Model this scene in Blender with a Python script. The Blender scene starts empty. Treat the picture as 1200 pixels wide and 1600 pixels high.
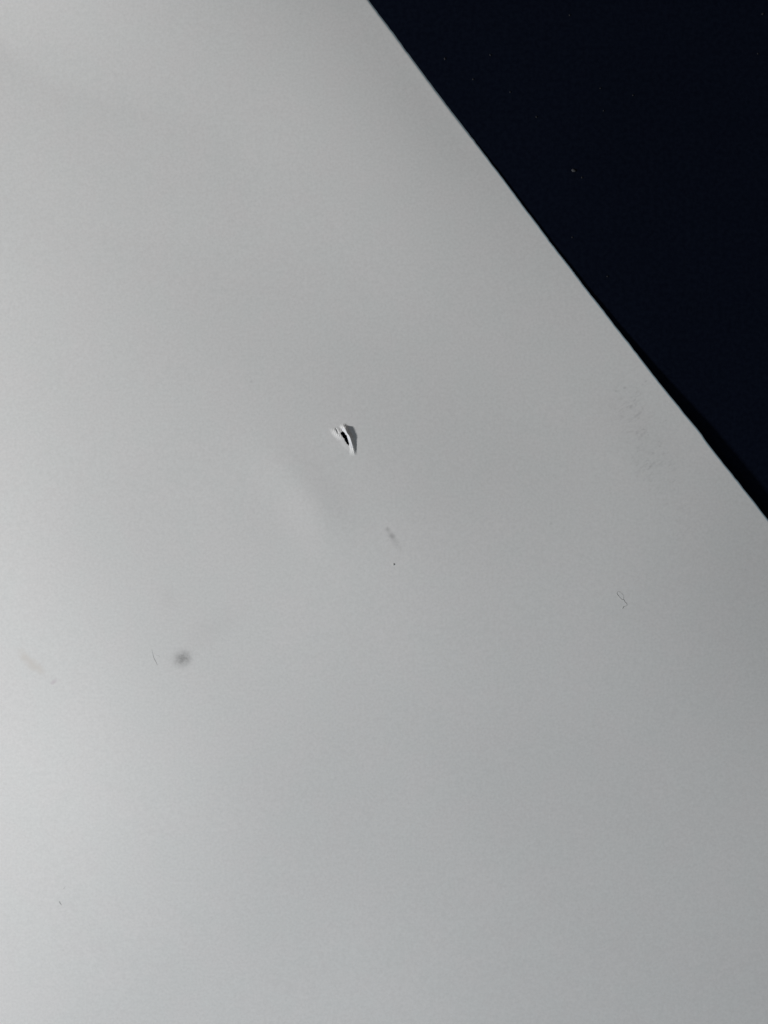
import bpy, math, random
import numpy as np
from mathutils import Vector

random.seed(7)
rng = np.random.default_rng(7)
sc = bpy.context.scene
C = sc.collection

# ---------------------------------------------------------------- camera
MM = 0.001
H = 260.0                                   # lens height above the table top, mm
cd = bpy.data.cameras.new("camera")
cam = bpy.data.objects.new("camera", cd)
C.objects.link(cam)
cam.location = (0, 0, H * MM)
cd.sensor_fit = 'VERTICAL'
cd.sensor_height = 32.0
cd.lens = 32.0 * H / 320.0                  # 320 mm of table fill the tall side
cd.clip_start = 0.01
cd.clip_end = 50
sc.camera = cam

# ---------------------------------------------------------------- light
w = bpy.data.worlds.new("World")
sc.world = w
w.use_nodes = True
bg = w.node_tree.nodes["Background"]
bg.inputs[0].default_value = (1.0, 0.985, 0.96, 1)
bg.inputs[1].default_value = 0.088          # dim room


def lamp(name, loc, power, size, col):
    d = bpy.data.lights.new(name, 'AREA')
    d.shape = 'DISK'
    d.size = size
    d.energy = power
    d.color = col
    o = bpy.data.objects.new(name, d)
    C.objects.link(o)
    o.location = loc
    o.rotation_euler = (-Vector(loc)).to_track_quat('-Z', 'Y').to_euler()
    return o


lamp("low_lamp", (-0.846, -0.195, 0.333), 9.2, 0.085, (1.008, 0.999, 0.985))
lamp("cool_fill", (-0.15, -0.70, 0.50), 0.45, 0.35, (0.56, 0.94, 1.27))  # added unseen fill lamp, cools the tint of the lower sheet

sc.view_settings.view_transform = 'Standard'
sc.view_settings.look = 'None'
sc.view_settings.exposure = 0
sc.view_settings.gamma = 1


# ---------------------------------------------------------------- shape of the sheet
# plan positions are noted in tenths-of-a-millimetre-like units: 1 unit = 0.2 mm
def mm(x, y):
    return (x - 600) * 0.2, (800 - y) * 0.2


GX = np.arange(-160, 161, 40.0)
GY = np.arange(-200, 201, 40.0)
SW = 42.0
WAVE = np.array([0.474, 0.84, 0.352, -0.118, -0.086, 0.695, -0.787, -0.013, 1.913, -1.812, -1.344, 0.14, 0.955, -0.478, -1.499, -0.013, 1.473, -0.346, -0.242, 0.116, -1.525, 2.279, -0.395, 0.462, 0.2, 1.609, 1.272, 0.164, 0.316, 0.507, -0.347, 0.001, 4.016, 0.243, -0.57, -0.388, 1.604, -1.572, -0.417, 1.124, -0.887, -0.402, -0.818, 0.528, 0.599, -0.014, -0.415, -0.124, 1.126, 2.718, -0.909, -0.707, 2.112, 0.361, -0.205, -0.39, 0.02, 0.981, -0.512, 0.639, -0.168, -1.444, 1.477, 0.223, -1.175, -0.294, 0.119, -0.235, -0.034, -1.473, 1.555, 1.266, -0.599, 0.935, -1.659, -1.916, -0.481, 0.397, -0.035, 0.673, -0.294, 0.505, 1.35, -0.22, 0.296, -0.292, -0.509, -0.145, 0.072, -0.678, 0.327, 0.451, -1.633, -0.629, 0.518, 0.329, 0.09, -0.023, -0.012])


def smooth(t):
    t = np.clip(t, 0, 1)
    return t * t * (3 - 2 * t)


def wave(x, y):
    """height of the sheet's gentle buckling above the table, mm (x, y in mm)"""
    z = np.zeros_like(x)
    i = 0
    for a in GX:
        for b in GY:
            z += WAVE[i] * np.exp(-((x - a) ** 2 + (y - b) ** 2) / (2 * SW * SW))
            i += 1
    # a soft crease left of centre, running down to the right
    px, py = x / 0.2 + 600, 800 - y / 0.2
    for (cx, cy, ang, ln, wd, k) in ((462, 748, 47, 70, 19, 0.10), (502, 806, 62, 52, 19, 0.085)):
        c, s = math.cos(math.radians(ang)), math.sin(math.radians(ang))
        t = (px - cx) * c + (py - cy) * s
        n = -(px - cx) * s + (py - cy) * c
        z += k * (2.4 - np.sqrt((n / wd) ** 2 + 1)) * np.exp(-(t / ln) ** 2) * np.exp(-(n / 62) ** 2)
    return 0.5 * (z + np.sqrt(z * z + 0.004))


# ---- the tear (all in units of 0.2 mm on the plan, heights in mm)
CREST = np.array([(537.8, 669.0, .45), (539.3, 670.6, .92), (540.4, 673.2, .985), (541.6, 676.4, .985), (545.2, 681.5, .90), (547.6, 686, .80), (549.6, 692, .62),
                  (551.4, 698, .48), (553, 705, .31), (554.2, 713, .0)])
HOLE = [(533.0, 676.5), (536.3, 674.8), (538.4, 676.5), (540.6, 679.8), (542.7, 682.2), (543.8, 685.8), (544.6, 688.4), (545.4, 691.2),
        (546.3, 694.2), (546.2, 697.6), (543.2, 695.2), (541.4, 692.8), (539.9, 690.6), (538.2, 686.6), (536.6, 684.6),
        (535.1, 683.0), (534.2, 681.0), (532.8, 679.4)]
AXIS = [(531, 660), (534.5, 672), (536.8, 677.5), (540.2, 683.5), (543.0, 690), (546.0, 697.2), (550, 705), (554.4, 714), (556, 722)]


def poly_dist(px, py, pts):
    """signed distance (+ on the right looking down the line), nearest height along a polyline"""
    best = np.full(px.shape, 1e9)
    sd = np.zeros(px.shape)
    hv = np.zeros(px.shape)
    n = len(pts) - 1
    for i in range(n):
        a, b = pts[i], pts[i + 1]
        dx, dy = b[0] - a[0], b[1] - a[1]
        L2 = dx * dx + dy * dy
        t = np.clip(((px - a[0]) * dx + (py - a[1]) * dy) / L2, 0, 1)
        qx, qy = px - a[0] - t * dx, py - a[1] - t * dy
        d = np.hypot(qx, qy)
        cr = -(dx * qy - dy * qx)
        m = d < best
        best = np.where(m, d, best)
        sd = np.where(m, np.where(cr >= 0, d, -d), sd)
        if len(a) > 2:
            hv = np.where(m, a[2] * (1 - t) + b[2] * t, hv)
    return best, sd, hv


def tear(px, py):
    z = np.zeros_like(px)
    m = (np.abs(px - 537) < 45) & (np.abs(py - 692) < 45)
    x, y = px[m], py[m]
    d, s, h = poly_dist(x, y, CREST)
    t = np.clip((y - 669) / 44, 0, 1)
    wl = 4.0 + 3.6 * t + 3.2 * (1 - smooth((y - 670) / 10))                                # inner face of the flap
    wr = 7.5 - 2.5 * t                                # outer face falls away to the right
    zr = h * (1 - smooth(d / wr)) ** 1.2
    zl = h * np.clip(1 - d / wl, 0, 1) ** 1.3
    z1 = np.where(s >= 0, zr, zl)
    # paper pushed up on the left of the hole, steepest at the upper left
    d2, s2, _ = poly_dist(x, y, AXIS)
    lx = np.where(y < 678, 526.5 + (y - 672) * .5, 529.5 + (y - 678) * .72)
    amp = .34 * smooth((y - 667) / 10) * (1 - smooth((y - 677) / 14)) + .05 * smooth((y - 676) / 10) * (1 - smooth((y - 700) / 8))
    wd = 12.5 - 3.5 * smooth((y - 682) / 14)
    left = smooth((x - lx + wd) / wd) ** 1.1
    right = np.exp(-np.clip(x - lx - 9, 0, None) / 3.0)
    z2 = amp * left * right * np.where(s2 < 0, 1, np.clip(1 - d2 / 2.5, 0, 1))
    zz = np.maximum(z1, z2)
    # short slit where the top ply has parted
    dg, sg, _ = poly_dist(x, y, [(525.6, 671.0), (527.4, 674.0), (528.7, 677.2)])
    zz = zz - .17 * np.exp(-(dg / 1.05) ** 2)
    zz = np.maximum(zz, -.1)
    # torn fibres: a little unevenness on the raised paper
    zz = zz + np.clip(zz, 0, .25) * 0.22 * (np.sin(x * 1.9 + y * .7) * np.sin(y * 1.3 - x * .4))
    z[m] = zz
    return z


# ---- the long cut edge, as it runs over the plan
EDGE = [(577, 0), (680, 139.5), (760, 244), (860, 378), (928, 466.3), (986, 540), (1001, 560), (1040, 609.5),
        (1079, 657.5), (1096.6, 678.6), (1097.2, 681.2), (1113, 702), (1152, 751), (1199, 810.5)]
O = np.array([577.0, 0.0])
EU = np.array([623.0, 812.0]) / math.hypot(623, 812)
EV = np.array([-EU[1], EU[0]])                       # inward, to the lower left

eu, ev = [], []
for (x, y) in EDGE:
    X, Y = mm(x, y)
    zz = float(wave(np.array([X]), np.array([Y]))[0])
    k = 1 - (zz + .2) / H                            # the edge stands above the table
    x, y = 600 + (x - 600) * k, 800 + (y - 800) * k
    p = np.array([x, y]) - O
    eu.append(p @ EU)
    ev.append(p @ EV)
eu, ev = np.array(eu), np.array(ev)


def edge_off(u):
    return np.interp(u, eu, ev) + 0.2 * np.sin(u / 37.0) * np.sin(u / 23.0 + 1) + 0.22 * np.sin(u / 5.3) * np.sin(u / 9.1 + .4)


def lines(lo, hi, fine_lo, fine_hi, fine, step, grow=1.18):
    a = list(np.arange(fine_lo, fine_hi, fine))
    s, p = fine, a[-1]
    while p < hi:
        s = min(step, s * grow)
        p += s
        a.append(p)
    s, p = fine, a[0]
    while p > lo:
        s = min(step, s * grow)
        p -= s
        a.insert(0, p)
    return np.array(a)


U = lines(-620, 2050, 484, 566, 0.6, 7.0)
V = lines(30, 1950, 410, 490, 0.6, 9.0)
V = V[V > 24]
V = np.concatenate([[0, .25, .5, .8, 1.2, 1.7, 2.4, 3.5, 5, 7.5, 11, 16], V])
uu, vv = np.meshgrid(U, V, indexing='ij')
off = edge_off(uu) * np.exp(-(vv / 180.0) ** 2)
jit = rng.normal(0, 0.16, U.size)[:, None] * np.exp(-vv / 3.0)
PX = O[0] + uu * EU[0] + (vv + off + jit) * EV[0]
PY = O[1] + uu * EU[1] + (vv + off + jit) * EV[1]
WX, WY = (PX - 600) * 0.2, (800 - PY) * 0.2
THICK = 0.22
dist = vv * 0.2
# the blade has pressed the cut edge over a little
flat = 1 - smooth((uu - 210) / 150)                  # pressed flat towards the far end
roll = (0.07 + 0.07 * flat) * np.clip(1 - dist / (0.40 + .40 * flat), 0, 1) ** (2 - .4 * flat)
WZ = wave(WX, WY) * (1 - flat * np.exp(-dist / 7.0)) + tear(PX, PY) + THICK - roll
nu, nv = uu.shape
top = np.stack([WX, WY, WZ], -1)
du = np.gradient(top, axis=0)
dv = np.gradient(top, axis=1)
NRM = np.cross(du, dv)
NRM /= np.linalg.norm(NRM, axis=-1, keepdims=True)
if NRM[nu // 2, nv // 2, 2] < 0:
    NRM = -NRM
bot = top - NRM * (THICK - roll)[..., None]
bot[..., 2] = np.maximum(bot[..., 2], 0.004)


def in_poly(x, y, poly):
    r = np.zeros(x.shape, bool)
    n = len(poly)
    for i in range(n):
        x0, y0 = poly[i][:2]
        x1, y1 = poly[(i + 1) % n][:2]
        c = ((y0 > y) != (y1 > y)) & (x < (x1 - x0) * (y - y0) / (y1 - y0 + 1e-12) + x0)
        r ^= c
    return r


qx = (PX[:-1, :-1] + PX[1:, 1:]) / 2
qy = (PY[:-1, :-1] + PY[1:, 1:]) / 2
wob = 0.35 * np.sin(qx * 2.7 + qy * 1.1) * np.sin(qy * 2.1 - qx)
hole = in_poly(qx + wob, qy + wob * .6, HOLE)
FLAP = [a for a in AXIS if 664 < a[1] < 716][::-1] + [(533, 664), (545, 660), (562, 664), (567, 690), (562, 716), (556, 719)]
LIP = [a for a in AXIS if 664 < a[1] < 716] + [(549, 719), (536, 712), (522, 704), (507, 694), (506, 676), (514, 665), (527, 661)]
m_flap = in_poly(qx, qy, FLAP) & ~hole
m_lip = in_poly(qx, qy, LIP) & ~hole & ~m_flap
m_body = ~hole & ~m_flap & ~m_lip
solid = ~hole


def build_piece(name, mask, mats, parent=None, inner=None):
    """top and bottom skins of the masked cells, with cut walls only where the paper really ends"""
    I, J = np.nonzero(mask)
    vid = -np.ones((2, nu, nv), int)
    used = np.zeros((nu, nv), bool)
    for a in (0, 1):
        for b in (0, 1):
            used[I + a, J + b] = True
    n = used.sum()
    vid[0][used] = np.arange(n)
    vid[1][used] = np.arange(n) + n
    verts = np.concatenate([top[used], bot[used]]) * MM
    nr = np.concatenate([NRM[used], -NRM[used]])
    A, B, Cc, D = (I, J), (I + 1, J), (I + 1, J + 1), (I, J + 1)
    up = np.cross(top[1, 0] - top[0, 0], top[1, 1] - top[0, 0])[2] > 0
    f_top = np.stack([vid[0][q] for q in ((A, B, Cc, D) if up else (D, Cc, B, A))], 1)
    f_bot = np.stack([vid[1][q] for q in ((D, Cc, B, A) if up else (A, B, Cc, D))], 1)
    walls = []
    for i, j in zip(I, J):
        for (ni, nj, a, b) in ((i - 1, j, (i, j + 1), (i, j)), (i + 1, j, (i + 1, j), (i + 1, j + 1)),
                               (i, j - 1, (i, j), (i + 1, j)), (i, j + 1, (i + 1, j + 1), (i, j + 1))):
            out = ni < 0 or nj < 0 or ni >= nu - 1 or nj >= nv - 1 or not solid[ni, nj]
            if out:
                q = [vid[0][b], vid[0][a], vid[1][a], vid[1][b]]
                walls.append(q if up else q[::-1])
    faces = np.concatenate([f_top, f_bot, np.array(walls).reshape(-1, 4)]).astype(int)
    me = bpy.data.meshes.new(name)
    me.vertices.add(len(verts))
    me.vertices.foreach_set("co", verts.ravel())
    me.loops.add(len(faces) * 4)
    me.loops.foreach_set("vertex_index", faces.ravel())
    me.polygons.add(len(faces))
    me.polygons.foreach_set("loop_start", np.arange(len(faces)) * 4)
    me.update(calc_edges=True)
    me.validate()
    for m in mats:
        me.materials.append(m)
    k = len(f_top) + len(f_bot)
    mi = np.zeros(k, int)
    if inner is not None:                             # cells that take the second, tinted material
        mi[:len(f_top)] = inner[I, J]
    me.polygons.foreach_set("material_index", np.r_[mi, np.ones(len(walls), int)])
    me.polygons.foreach_set("use_smooth", np.r_[np.ones(k, bool), np.zeros(len(walls), bool)])
    ln = nr[faces.ravel()].reshape(-1, 4, 3)
    if len(walls):
        wv = verts[faces[k:]]
        wn = np.cross(wv[:, 1] - wv[:, 0], wv[:, 3] - wv[:, 0])
        wn /= np.linalg.norm(wn, axis=1, keepdims=True) + 1e-20
        ln[k:] = wn[:, None]
    me.normals_split_custom_set([tuple(v) for v in ln.reshape(-1, 3)])
    o = bpy.data.objects.new(name, me)
    C.objects.link(o)
    if parent:
        o.parent = parent
    return o


# ---------------------------------------------------------------- materials
class Nodes:
    def __init__(self, name):
        self.m = bpy.data.materials.new(name)
        self.m.use_nodes = True
        self.t = self.m.node_tree
        self.b = self.t.nodes["Principled BSDF"]
        self.co = self.t.nodes.new("ShaderNodeTexCoord").outputs["Object"]

    def n(self, kind, **kw):
        nd = self.t.nodes.new(kind)
        for k, v in kw.items():
            setattr(nd, k, v)
        return nd

    def link(self, a, b):
        self.t.links.new(a, b)

    def val(self, sock, x):
        if hasattr(x, "is_linked") or hasattr(x, "links"):
            self.link(x, sock)
        else:
            sock.default_value = x

    def math(self, op, a, b=0.0, c=None, clamp=False):
        nd = self.n("ShaderNodeMath", operation=op, use_clamp=clamp)
        self.val(nd.inputs[0], a)
        self.val(nd.inputs[1], b)
        if c is not None:
            self.val(nd.inputs[2], c)
        return nd.outputs[0]

    def noise(self, scale, detail=3.0, rough=0.6, vec=None):
        nd = self.n("ShaderNodeTexNoise")
        nd.inputs["Scale"].default_value = scale
        nd.inputs["Detail"].default_value = detail
        nd.inputs["Roughness"].default_value = rough
        self.link(vec if vec is not None else self.co, nd.inputs["Vector"])
        return nd.outputs[0]

    def ramp(self, x, a, b, c=0.0, d=1.0, smoothstep=True):
        nd = self.n("ShaderNodeMapRange", interpolation_type='SMOOTHSTEP' if smoothstep else 'LINEAR')
        self.link(x, nd.inputs[0])
        for i, q in enumerate((a, b, c, d)):
            nd.inputs[1 + i].default_value = q
        return nd.outputs[0]

    def ellipse(self, px, py, rx, ry, ang, soft=0.0, wobble=None, rough=1.1):
        """1 in the middle, 0 outside an ellipse lying on the sheet (plan units)"""
        X, Y = mm(px, py)
        mp = self.n("ShaderNodeMapping", vector_type='TEXTURE')
        mp.inputs["Location"].default_value = (X * MM, Y * MM, 0)
        mp.inputs["Rotation"].default_value = (0, 0, -math.radians(ang))
        mp.inputs["Scale"].default_value = (rx * .2 * MM, ry * .2 * MM, 1)
        self.link(self.co, mp.inputs[0])
        ln = self.n("ShaderNodeVectorMath", operation='LENGTH')
        self.link(mp.outputs[0], ln.inputs[0])
        x = ln.outputs["Value"]
        if wobble is not None:
            x = self.math('ADD', x, self.math('MULTIPLY', self.math('SUBTRACT', wobble, 0.5), rough))
        return self.ramp(x, soft, 1.0, 1.0, 0.0)

    def mix(self, fac, a, b):
        nd = self.n("ShaderNodeMix", data_type='RGBA')
        self.val(nd.inputs[0], fac)
        self.val(nd.inputs[6], a)
        self.val(nd.inputs[7], b)
        return nd.outputs[2]


def paper_material():
    k = Nodes("white_paper")
    k.b.inputs["Roughness"].default_value = 0.75
    k.b.inputs["Specular IOR Level"].default_value = 0.15
    big = k.noise(90, 3, .55)
    col = k.mix(k.ramp(big, .36, .64), (.799, .804, .8025, 1), (.805, .800, .8005, 1))
    fine = k.noise(1150, 3, .65)
    g = k.ramp(fine, .30, .70, .952, 1.048, False)
    # faint grey handling marks over the whole sheet
    hz = k.noise(22, 4, .6)
    g = k.math('MULTIPLY', g, k.ramp(hz, .35, .65, .992, 1.008))
    mott = k.noise(900, 4, .7)
    mott2 = k.noise(380, 3, .6)
    wob = k.noise(420, 2, .5)

    def stain(mask, depth, mo=None):
        nonlocal g
        if mo is not None:
            mask = k.math('MULTIPLY', mask, mo)
        g = k.math('MULTIPLY', g, k.math('SUBTRACT', 1.0, k.math('MULTIPLY', mask, depth)))

    speck = k.ramp(mott, .34, .66, .55, 1.25)
    # round graphite smudge, lower left
    stain(k.ellipse(288.5, 1027, 19.5, 17, -28, 0.0), .38, speck)
    stain(k.ellipse(289, 1022.5, 6, 4.5, 40, 0.0, wob), .13, speck)
    stain(k.ellipse(285, 1031, 5, 4, 0, 0.0, wob), .13)
    stain(k.ellipse(297, 1027, 7, 9, 0, 0.0, wob), .10)
    stain(k.ellipse(287, 1027, 29, 24, -20, 0.0), .08)
    # grey haze round it
    stain(k.ellipse(330, 985, 85, 34, -35, 0.0, mott2), .035)
    stain(k.ellipse(267, 934, 22, 30, 0, 0.0, mott2), .03)
    # short grey streak right of centre
    stain(k.ellipse(605.2, 827.2, 5.6, 5.4, 0, 0.0, wob), .22)
    stain(k.ellipse(611.6, 837.2, 6.6, 6, 50, 0.0, wob), .22)
    stain(k.ellipse(611, 836, 21, 8, 58, 0.0, mott2), .12)
    stain(k.ellipse(620, 850, 16, 8, 52, 0.0, mott2), .10)
    stain(k.ellipse(606.5, 842.8, 2.2, 1.6, 0, 0.0), .10)
    # scuffs beside the cut edge
    mp = k.n("ShaderNodeMapping", vector_type='TEXTURE')
    mp.inputs["Rotation"].default_value = (0, 0, math.radians(38))
    mp.inputs["Scale"].default_value = (2.6, 1, 1)
    k.link(k.co, mp.inputs[0])
    scr = k.ramp(k.noise(900, 4, .65, mp.outputs[0]), .50, .70)
    stain(k.ellipse(985, 640, 70, 42, 62, 0.0, mott2), .16, scr)
    stain(k.ellipse(1015, 722, 75, 52, 64, 0.0, mott2), .15, scr)
    stain(k.ellipse(1050, 805, 55, 40, 60, 0.0, mott2), .08, scr)
    stain(k.ellipse(1003, 690, 125, 62, 60, 0.0), .035)
    for (x, y, rx, ry, a, d) in ((1007, 597, 5, 1.6, -38, .16), (1002, 602, 4, 1.5, -30, .11), (974, 607, 3.4, 2.6, 0, .13), (961, 612, 3, 2, 0, .12),
                                 (1003, 672, 5, 1.5, 4, .16), (1009.5, 680.5, 3, 2, 0, .10), (1037, 658, 4, 1.6, -30, .12), (1029, 661, 3, 1.5, -20, .10),
                                 (1027, 698, 2.6, 2.2, 0, .12), (1012, 730, 3.4, 2.0, 0, .09), (994, 738, 6, 3, -55, .07), (992, 745, 5, 3, -20, .07),
                                 (1048, 753, 6, 1.5, -35, .09), (1026, 691, 2.4, 1.6, -40, .10), (970, 652, 4, 2.6, 30, .08), (1002, 640, 6, 2, 60, .07)):
        stain(k.ellipse(x, y, rx, ry, a, 0.0, wob), d)
    # tiny grey spots
    for (x, y, r, d) in ((393.5, 597, 4, .09), (255, 300, 2.5, .07), (858, 818, 3, .12), (224, 187, 2.5, .07), (586, 552, 3, .05), (101.5, 1481, 2.6, .11),
                         (579, 684, 2.2, .08), (1160, 889, 2.4, .10), (571.5, 802, 2.2, .06), (700, 930, 2, .06), (470, 25, 2.2, .10), (350, 1230, 2.2, .05)):
        stain(k.ellipse(x, y, r, r, 0, 0.0), d)
    col2 = k.n("ShaderNodeVectorMath", operation='SCALE')
    k.link(col, col2.inputs[0])
    k.link(g, col2.inputs["Scale"])
    col = col2.outputs[0]
    # faint warm streak and a pinkish dab, far left
    m1 = k.math('MULTIPLY', k.ellipse(53.5, 1035, 40, 12, 43, 0.0, mott2), 0.95)
    col = k.mix(m1, col, (.740, .715, .690, 1))
    m2 = k.math('MULTIPLY', k.ellipse(88.5, 1063.5, 11, 5.2, -32, 0.0, wob), 1.0)
    col = k.mix(m2, col, (.70, .665, .69, 1))
    k.link(col, k.b.inputs["Base Color"])
    bp = k.n("ShaderNodeBump")
    bp.inputs["Strength"].default_value = 0.5
    bp.inputs["Distance"].default_value = 0.0000055
    k.link(k.noise(1400, 3, .6), bp.inputs["Height"])
    k.link(bp.outputs[0], k.b.inputs["Normal"])
    return k.m


def plain(name, col, rough=0.8, spec=0.2, var=0.12, scale=4000):
    k = Nodes(name)
    k.b.inputs["Roughness"].default_value = rough
    k.b.inputs["Specular IOR Level"].default_value = spec
    lo = tuple(c * (1 - var) for c in col) + (1,)
    hi = tuple(c * (1 + var) for c in col) + (1,)
    k.link(k.mix(k.noise(scale, 2, .5), lo, hi), k.b.inputs["Base Color"])
    return k.m


def table_material():
    k = Nodes("navy_black_laminate")
    k.b.inputs["Roughness"].default_value = 0.9
    k.b.inputs["Specular IOR Level"].default_value = 0.03
    a = k.ramp(k.noise(700, 4, .7), .30, .70)
    b = k.ramp(k.noise(30, 3, .6), .3, .7, .96, 1.04)
    col = k.mix(a, (.0026, .0044, .0110, 1), (.0050, .0076, .0166, 1))
    s = k.n("ShaderNodeVectorMath", operation='SCALE')
    k.link(col, s.inputs[0])
    k.link(b, s.inputs["Scale"])
    k.link(s.outputs[0], k.b.inputs["Base Color"])
    return k.m


M_PAPER = paper_material()
M_EDGE_FRINGE = plain("painted_edge_fringe", (.44, .56, .63), .85, .1, .06)  # bluish light fringe of the cut edge, put into the colour
M_TORN_DIM = plain("torn_paper_dimmed", (.64, .65, .68), .9, .1, .05)  # torn paper, greyed to hold down the brightness of its lit face
M_TABLE = table_material()
M_FIBRE = plain("grey_fibre", (.38, .385, .38), .7, .2)
M_SPECK = plain("dark_grit", (.45, .45, .45), .8, .2)
M_DUST = plain("pale_dust", (.060, .062, .068), .9, .1)
M_DUST2 = plain("faint_dust", (.026, .027, .032), .9, .1)

# ---------------------------------------------------------------- the table
def slab(name, x0, x1, y0, y1, z0, z1, mat):
    import bmesh
    bm = bmesh.new()
    bmesh.ops.create_cube(bm, size=1)
    for v in bm.verts:
        v.co = ((x0 + x1) / 2 + v.co.x * (x1 - x0), (y0 + y1) / 2 + v.co.y * (y1 - y0), (z0 + z1) / 2 + v.co.z * (z1 - z0))
    bmesh.ops.bevel(bm, geom=bm.edges[:], offset=.003, segments=3, affect='EDGES')
    me = bpy.data.meshes.new(name)
    bm.to_mesh(me)
    bm.free()
    me.materials.append(mat)
    o = bpy.data.objects.new(name, me)
    C.objects.link(o)
    return o


tbl = slab("tabletop", -.55, .65, -.55, .50, -.025, 0.0, M_TABLE)
tbl["kind"] = "structure"
tbl["label"] = "matte navy black table top showing past the sheet"

# ---------------------------------------------------------------- the sheet and its tear
fringe = (vv[:-1, :-1] < 2.2).astype(int)             # bluish fringe of light painted along the cut
sheet = build_piece("paper_sheet", m_body, [M_PAPER, M_EDGE_FRINGE], None, fringe)
sheet["label"] = "large white paper sheet with a small torn hole and grey smudges"
sheet["category"] = "paper sheet"
dc, scr_, _ = poly_dist(qx, qy, CREST)
dim_face = ((scr_ < 0) & (dc < 3.6) & (qy > 670) & (qy < 701)).astype(int)  # lit inner face of the flap, toned down by colour
flap = build_piece("torn_flap", m_flap, [M_PAPER, M_TORN_DIM], sheet, dim_face)
flap["label"] = "raised torn flap casting a shadow to its right"
lip = build_piece("torn_lip", m_lip, [M_PAPER, M_TORN_DIM], sheet)
lip["label"] = "pale pushed-up lip on the left of the hole"


def surf(px, py):
    X, Y = mm(px, py)
    z = float(wave(np.array([X]), np.array([Y]))[0]) + THICK
    return X, Y, z


# ---------------------------------------------------------------- hairs, grit and dust
def fibre(name, paths, r, mat, label, cat, group=None, lift=0.0):
    """thin tubes lying on the sheet, following its waves; paths in plan units with a width factor"""
    verts, faces = [], []
    N = 6
    cx, cy, cz = surf(*paths[0][0][:2])
    for path in paths:
        P = [np.array(p[:2], float) for p in path]
        W = [p[2] if len(p) > 2 else 1.0 for p in path]
        pts, ws = [], []
        n = len(P)
        for i in range(n - 1):                        # Catmull-Rom
            p0, p1, p2, p3 = P[max(i - 1, 0)], P[i], P[i + 1], P[min(i + 2, n - 1)]
            for s in range(6):
                t = s / 6
                pts.append(.5 * (2 * p1 + (p2 - p0) * t + (2 * p0 - 5 * p1 + 4 * p2 - p3) * t * t + (3 * p1 - p0 - 3 * p2 + p3) * t ** 3))
                ws.append(W[i] * (1 - t) + W[i + 1] * t)
        pts.append(P[-1])
        ws.append(W[-1])
        base = len(verts)
        m = len(pts)
        for i, p in enumerate(pts):
            d = pts[min(i + 1, m - 1)] - pts[max(i - 1, 0)]
            d = d / (np.linalg.norm(d) + 1e-9)
            nx, ny = d[1], d[0]                       # perpendicular on the table (y flips)
            X, Y, z = surf(*p)
            rr = r * ws[i]
            lf = lift * math.sin(math.pi * i / (m - 1))
            for a in range(N):
                q = 2 * math.pi * a / N
                verts.append(((X + nx * rr * math.cos(q) - cx) * MM, (Y + ny * rr * math.cos(q) - cy) * MM,
                              (z - cz + lf + rr * (0.3 + 0.7 * math.sin(q))) * MM))
        for i in range(m - 1):
            for a in range(N):
                b = (a + 1) % N
                faces.append((base + i * N + a, base + i * N + b, base + (i + 1) * N + b, base + (i + 1) * N + a))
        faces.append(tuple(base + a for a in range(N))[::-1])
        faces.append(tuple(base + (m - 1) * N + a for a in range(N)))
    me = bpy.data.meshes.new(name)
    me.from_pydata(verts, [], faces)
    me.polygons.foreach_set("use_smooth", [True] * len(me.polygons))
    me.materials.append(mat)
    o = bpy.data.objects.new(name, me)
    C.objects.link(o)
    o.location = (cx * MM, cy * MM, cz * MM)
    o["label"], o["category"] = label, cat
    if group:
        o["group"] = group
    return o


fibre("lint_fibre", [[(965.6, 923.6, .4), (961.5, 922.8, .7), (959.2, 925.5, 1.1), (961.5, 929, 1.0), (964.5, 932.5, .8), (967.6, 935.2, 1.1), (969.8, 935.4, 1.2),
                      (972, 939, 1.0), (974.6, 941.5, .9), (974.6, 944.6, .8), (971.8, 945.6, .9), (969.6, 946.4, 1.4), (968.2, 949.2, 1.2)],
                     [(963.5, 923.8, .4), (967, 926, .6), (969.8, 929.5, .5), (969.6, 935, .8)]],
      .055, M_FIBRE, "curly grey lint fibre on white paper near the right side", "fibre", lift=0)
fibre("hair", [[(240.6, 1012.5, .5), (242.2, 1018, .8), (244.2, 1026, 1.1), (247, 1031.5, 1.2), (249.6, 1036.5, .8)],
               [(247.8, 1022.2, .4), (251, 1022, .6), (253.8, 1024, .4)]],
      .034, M_FIBRE, "short dark hair just left of the round grey smudge", "hair", "short hairs on the paper", lift=0)
fibre("hair", [[(95.2, 1405.2, .9), (96.4, 1408, 1.3), (98.6, 1411, .8)]],
      .05, M_FIBRE, "tiny dark hair near the lower left corner of the photo", "hair", "short hairs on the paper")
fibre("hair", [[(104.6, 1382.2, .7), (102.4, 1384.8, .9), (100.4, 1387.2, .5)]],
      .032, M_FIBRE, "faint slanting hair above the tiny dark hair at lower left", "hair", "short hairs on the paper")


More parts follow.
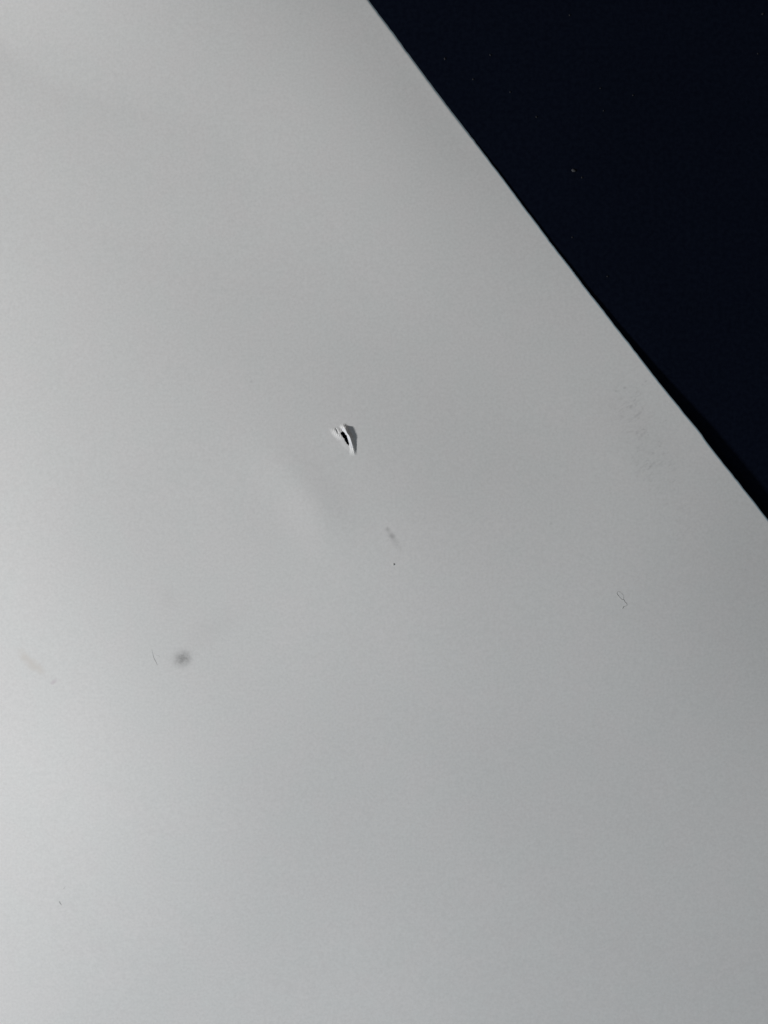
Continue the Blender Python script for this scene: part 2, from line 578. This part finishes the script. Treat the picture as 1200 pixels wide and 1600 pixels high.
def grain(name, px, py, rx, ry, ang, mat, label, cat, on_sheet, group=None, h=None, seed=0):
    """a lumpy flattened crumb"""
    import bmesh
    r = random.Random(seed)
    bm = bmesh.new()
    bmesh.ops.create_icosphere(bm, subdivisions=2, radius=1)
    h = h or min(rx, ry) * .4
    for v in bm.verts:
        f = 1 + r.uniform(-.22, .22)
        x, y, z = v.co.x * rx * f, v.co.y * ry * f, v.co.z * h * f
        c, s = math.cos(math.radians(ang)), math.sin(math.radians(ang))
        v.co = ((x * c - y * s) * .2 * MM, (x * s + y * c) * .2 * MM, (z + h * .75) * .2 * MM)
    me = bpy.data.meshes.new(name)
    bm.to_mesh(me)
    bm.free()
    me.polygons.foreach_set("use_smooth", [True] * len(me.polygons))
    me.materials.append(mat)
    o = bpy.data.objects.new(name, me)
    C.objects.link(o)
    if on_sheet:
        X, Y, z = surf(px, py)
    else:
        X, Y = mm(px, py)
        z = 0.0
    o.location = (X * MM, Y * MM, z * MM)
    o["label"], o["category"] = label, cat
    if group:
        o["group"] = group
    return o


grain("dark_speck", 615.1, 881, 1.5, 1.7, 0, M_SPECK, "dark speck of grit on the paper below the short grey streak", "speck", True, h=.25, seed=3)
grain("dust_speck", 896, 266.5, 3.4, 2.3, -25, M_DUST, "largest pale dust speck on the dark table top", "dust speck", False, "dust on the dark table top", seed=4)
grain("dust_speck", 1191.5, 22, 2.0, 1.5, 30, M_DUST2, "pale dust speck on the dark table near the top right corner", "dust speck", False, "dust on the dark table top", seed=5)
small = [(695, 92, 1.4, 2.0, "faint dust speck on the dark table closest to the upper sheet edge"),
         (766, 86, 1.2, 1.8, "faint upright dust speck on the dark table, second from the upper sheet edge"),
         (739, 124, 1.3, 1.2, "faint dust speck below and between the two upright specks near the sheet edge"),
         (838, 183, 1.4, 1.3, "faint dust speck above left of the largest dust speck on the dark table"),
         (938, 138, 1.2, 1.1, "upper left one of three dust specks clustered in the middle of the dark table"),
         (989, 149, 1.2, 1.2, "right one of three dust specks clustered in the middle of the dark table"),
         (943, 173, 1.2, 1.0, "lowest of three dust specks clustered in the middle of the dark table"),
         (890, 24, 1.3, 1.3, "faint dust speck on the dark table by the top margin of the photo"),
         (909, 277.5, 1.4, 1.3, "tiny dust speck just beside the largest dust speck, below right"),
         (894, 371, 1.2, 1.3, "dust speck on the dark table straight below the largest dust speck"),
         (949, 432, 1.3, 1.2, "lowest dust speck on the dark table, above the shadow of the sheet edge"),
         (797, 144, 1.1, 1.2, "faint dust speck right of the two upright specks on the dark table"),
         (1184, 84, 1.3, 1.1, "faint dust speck under the pale speck near the top right corner")]
for i, (x, y, a, b, lab) in enumerate(small):
    grain("dust_speck", x, y, a, b, 40 * i, M_DUST2, lab, "dust speck", False, "dust on the dark table top", seed=20 + i)
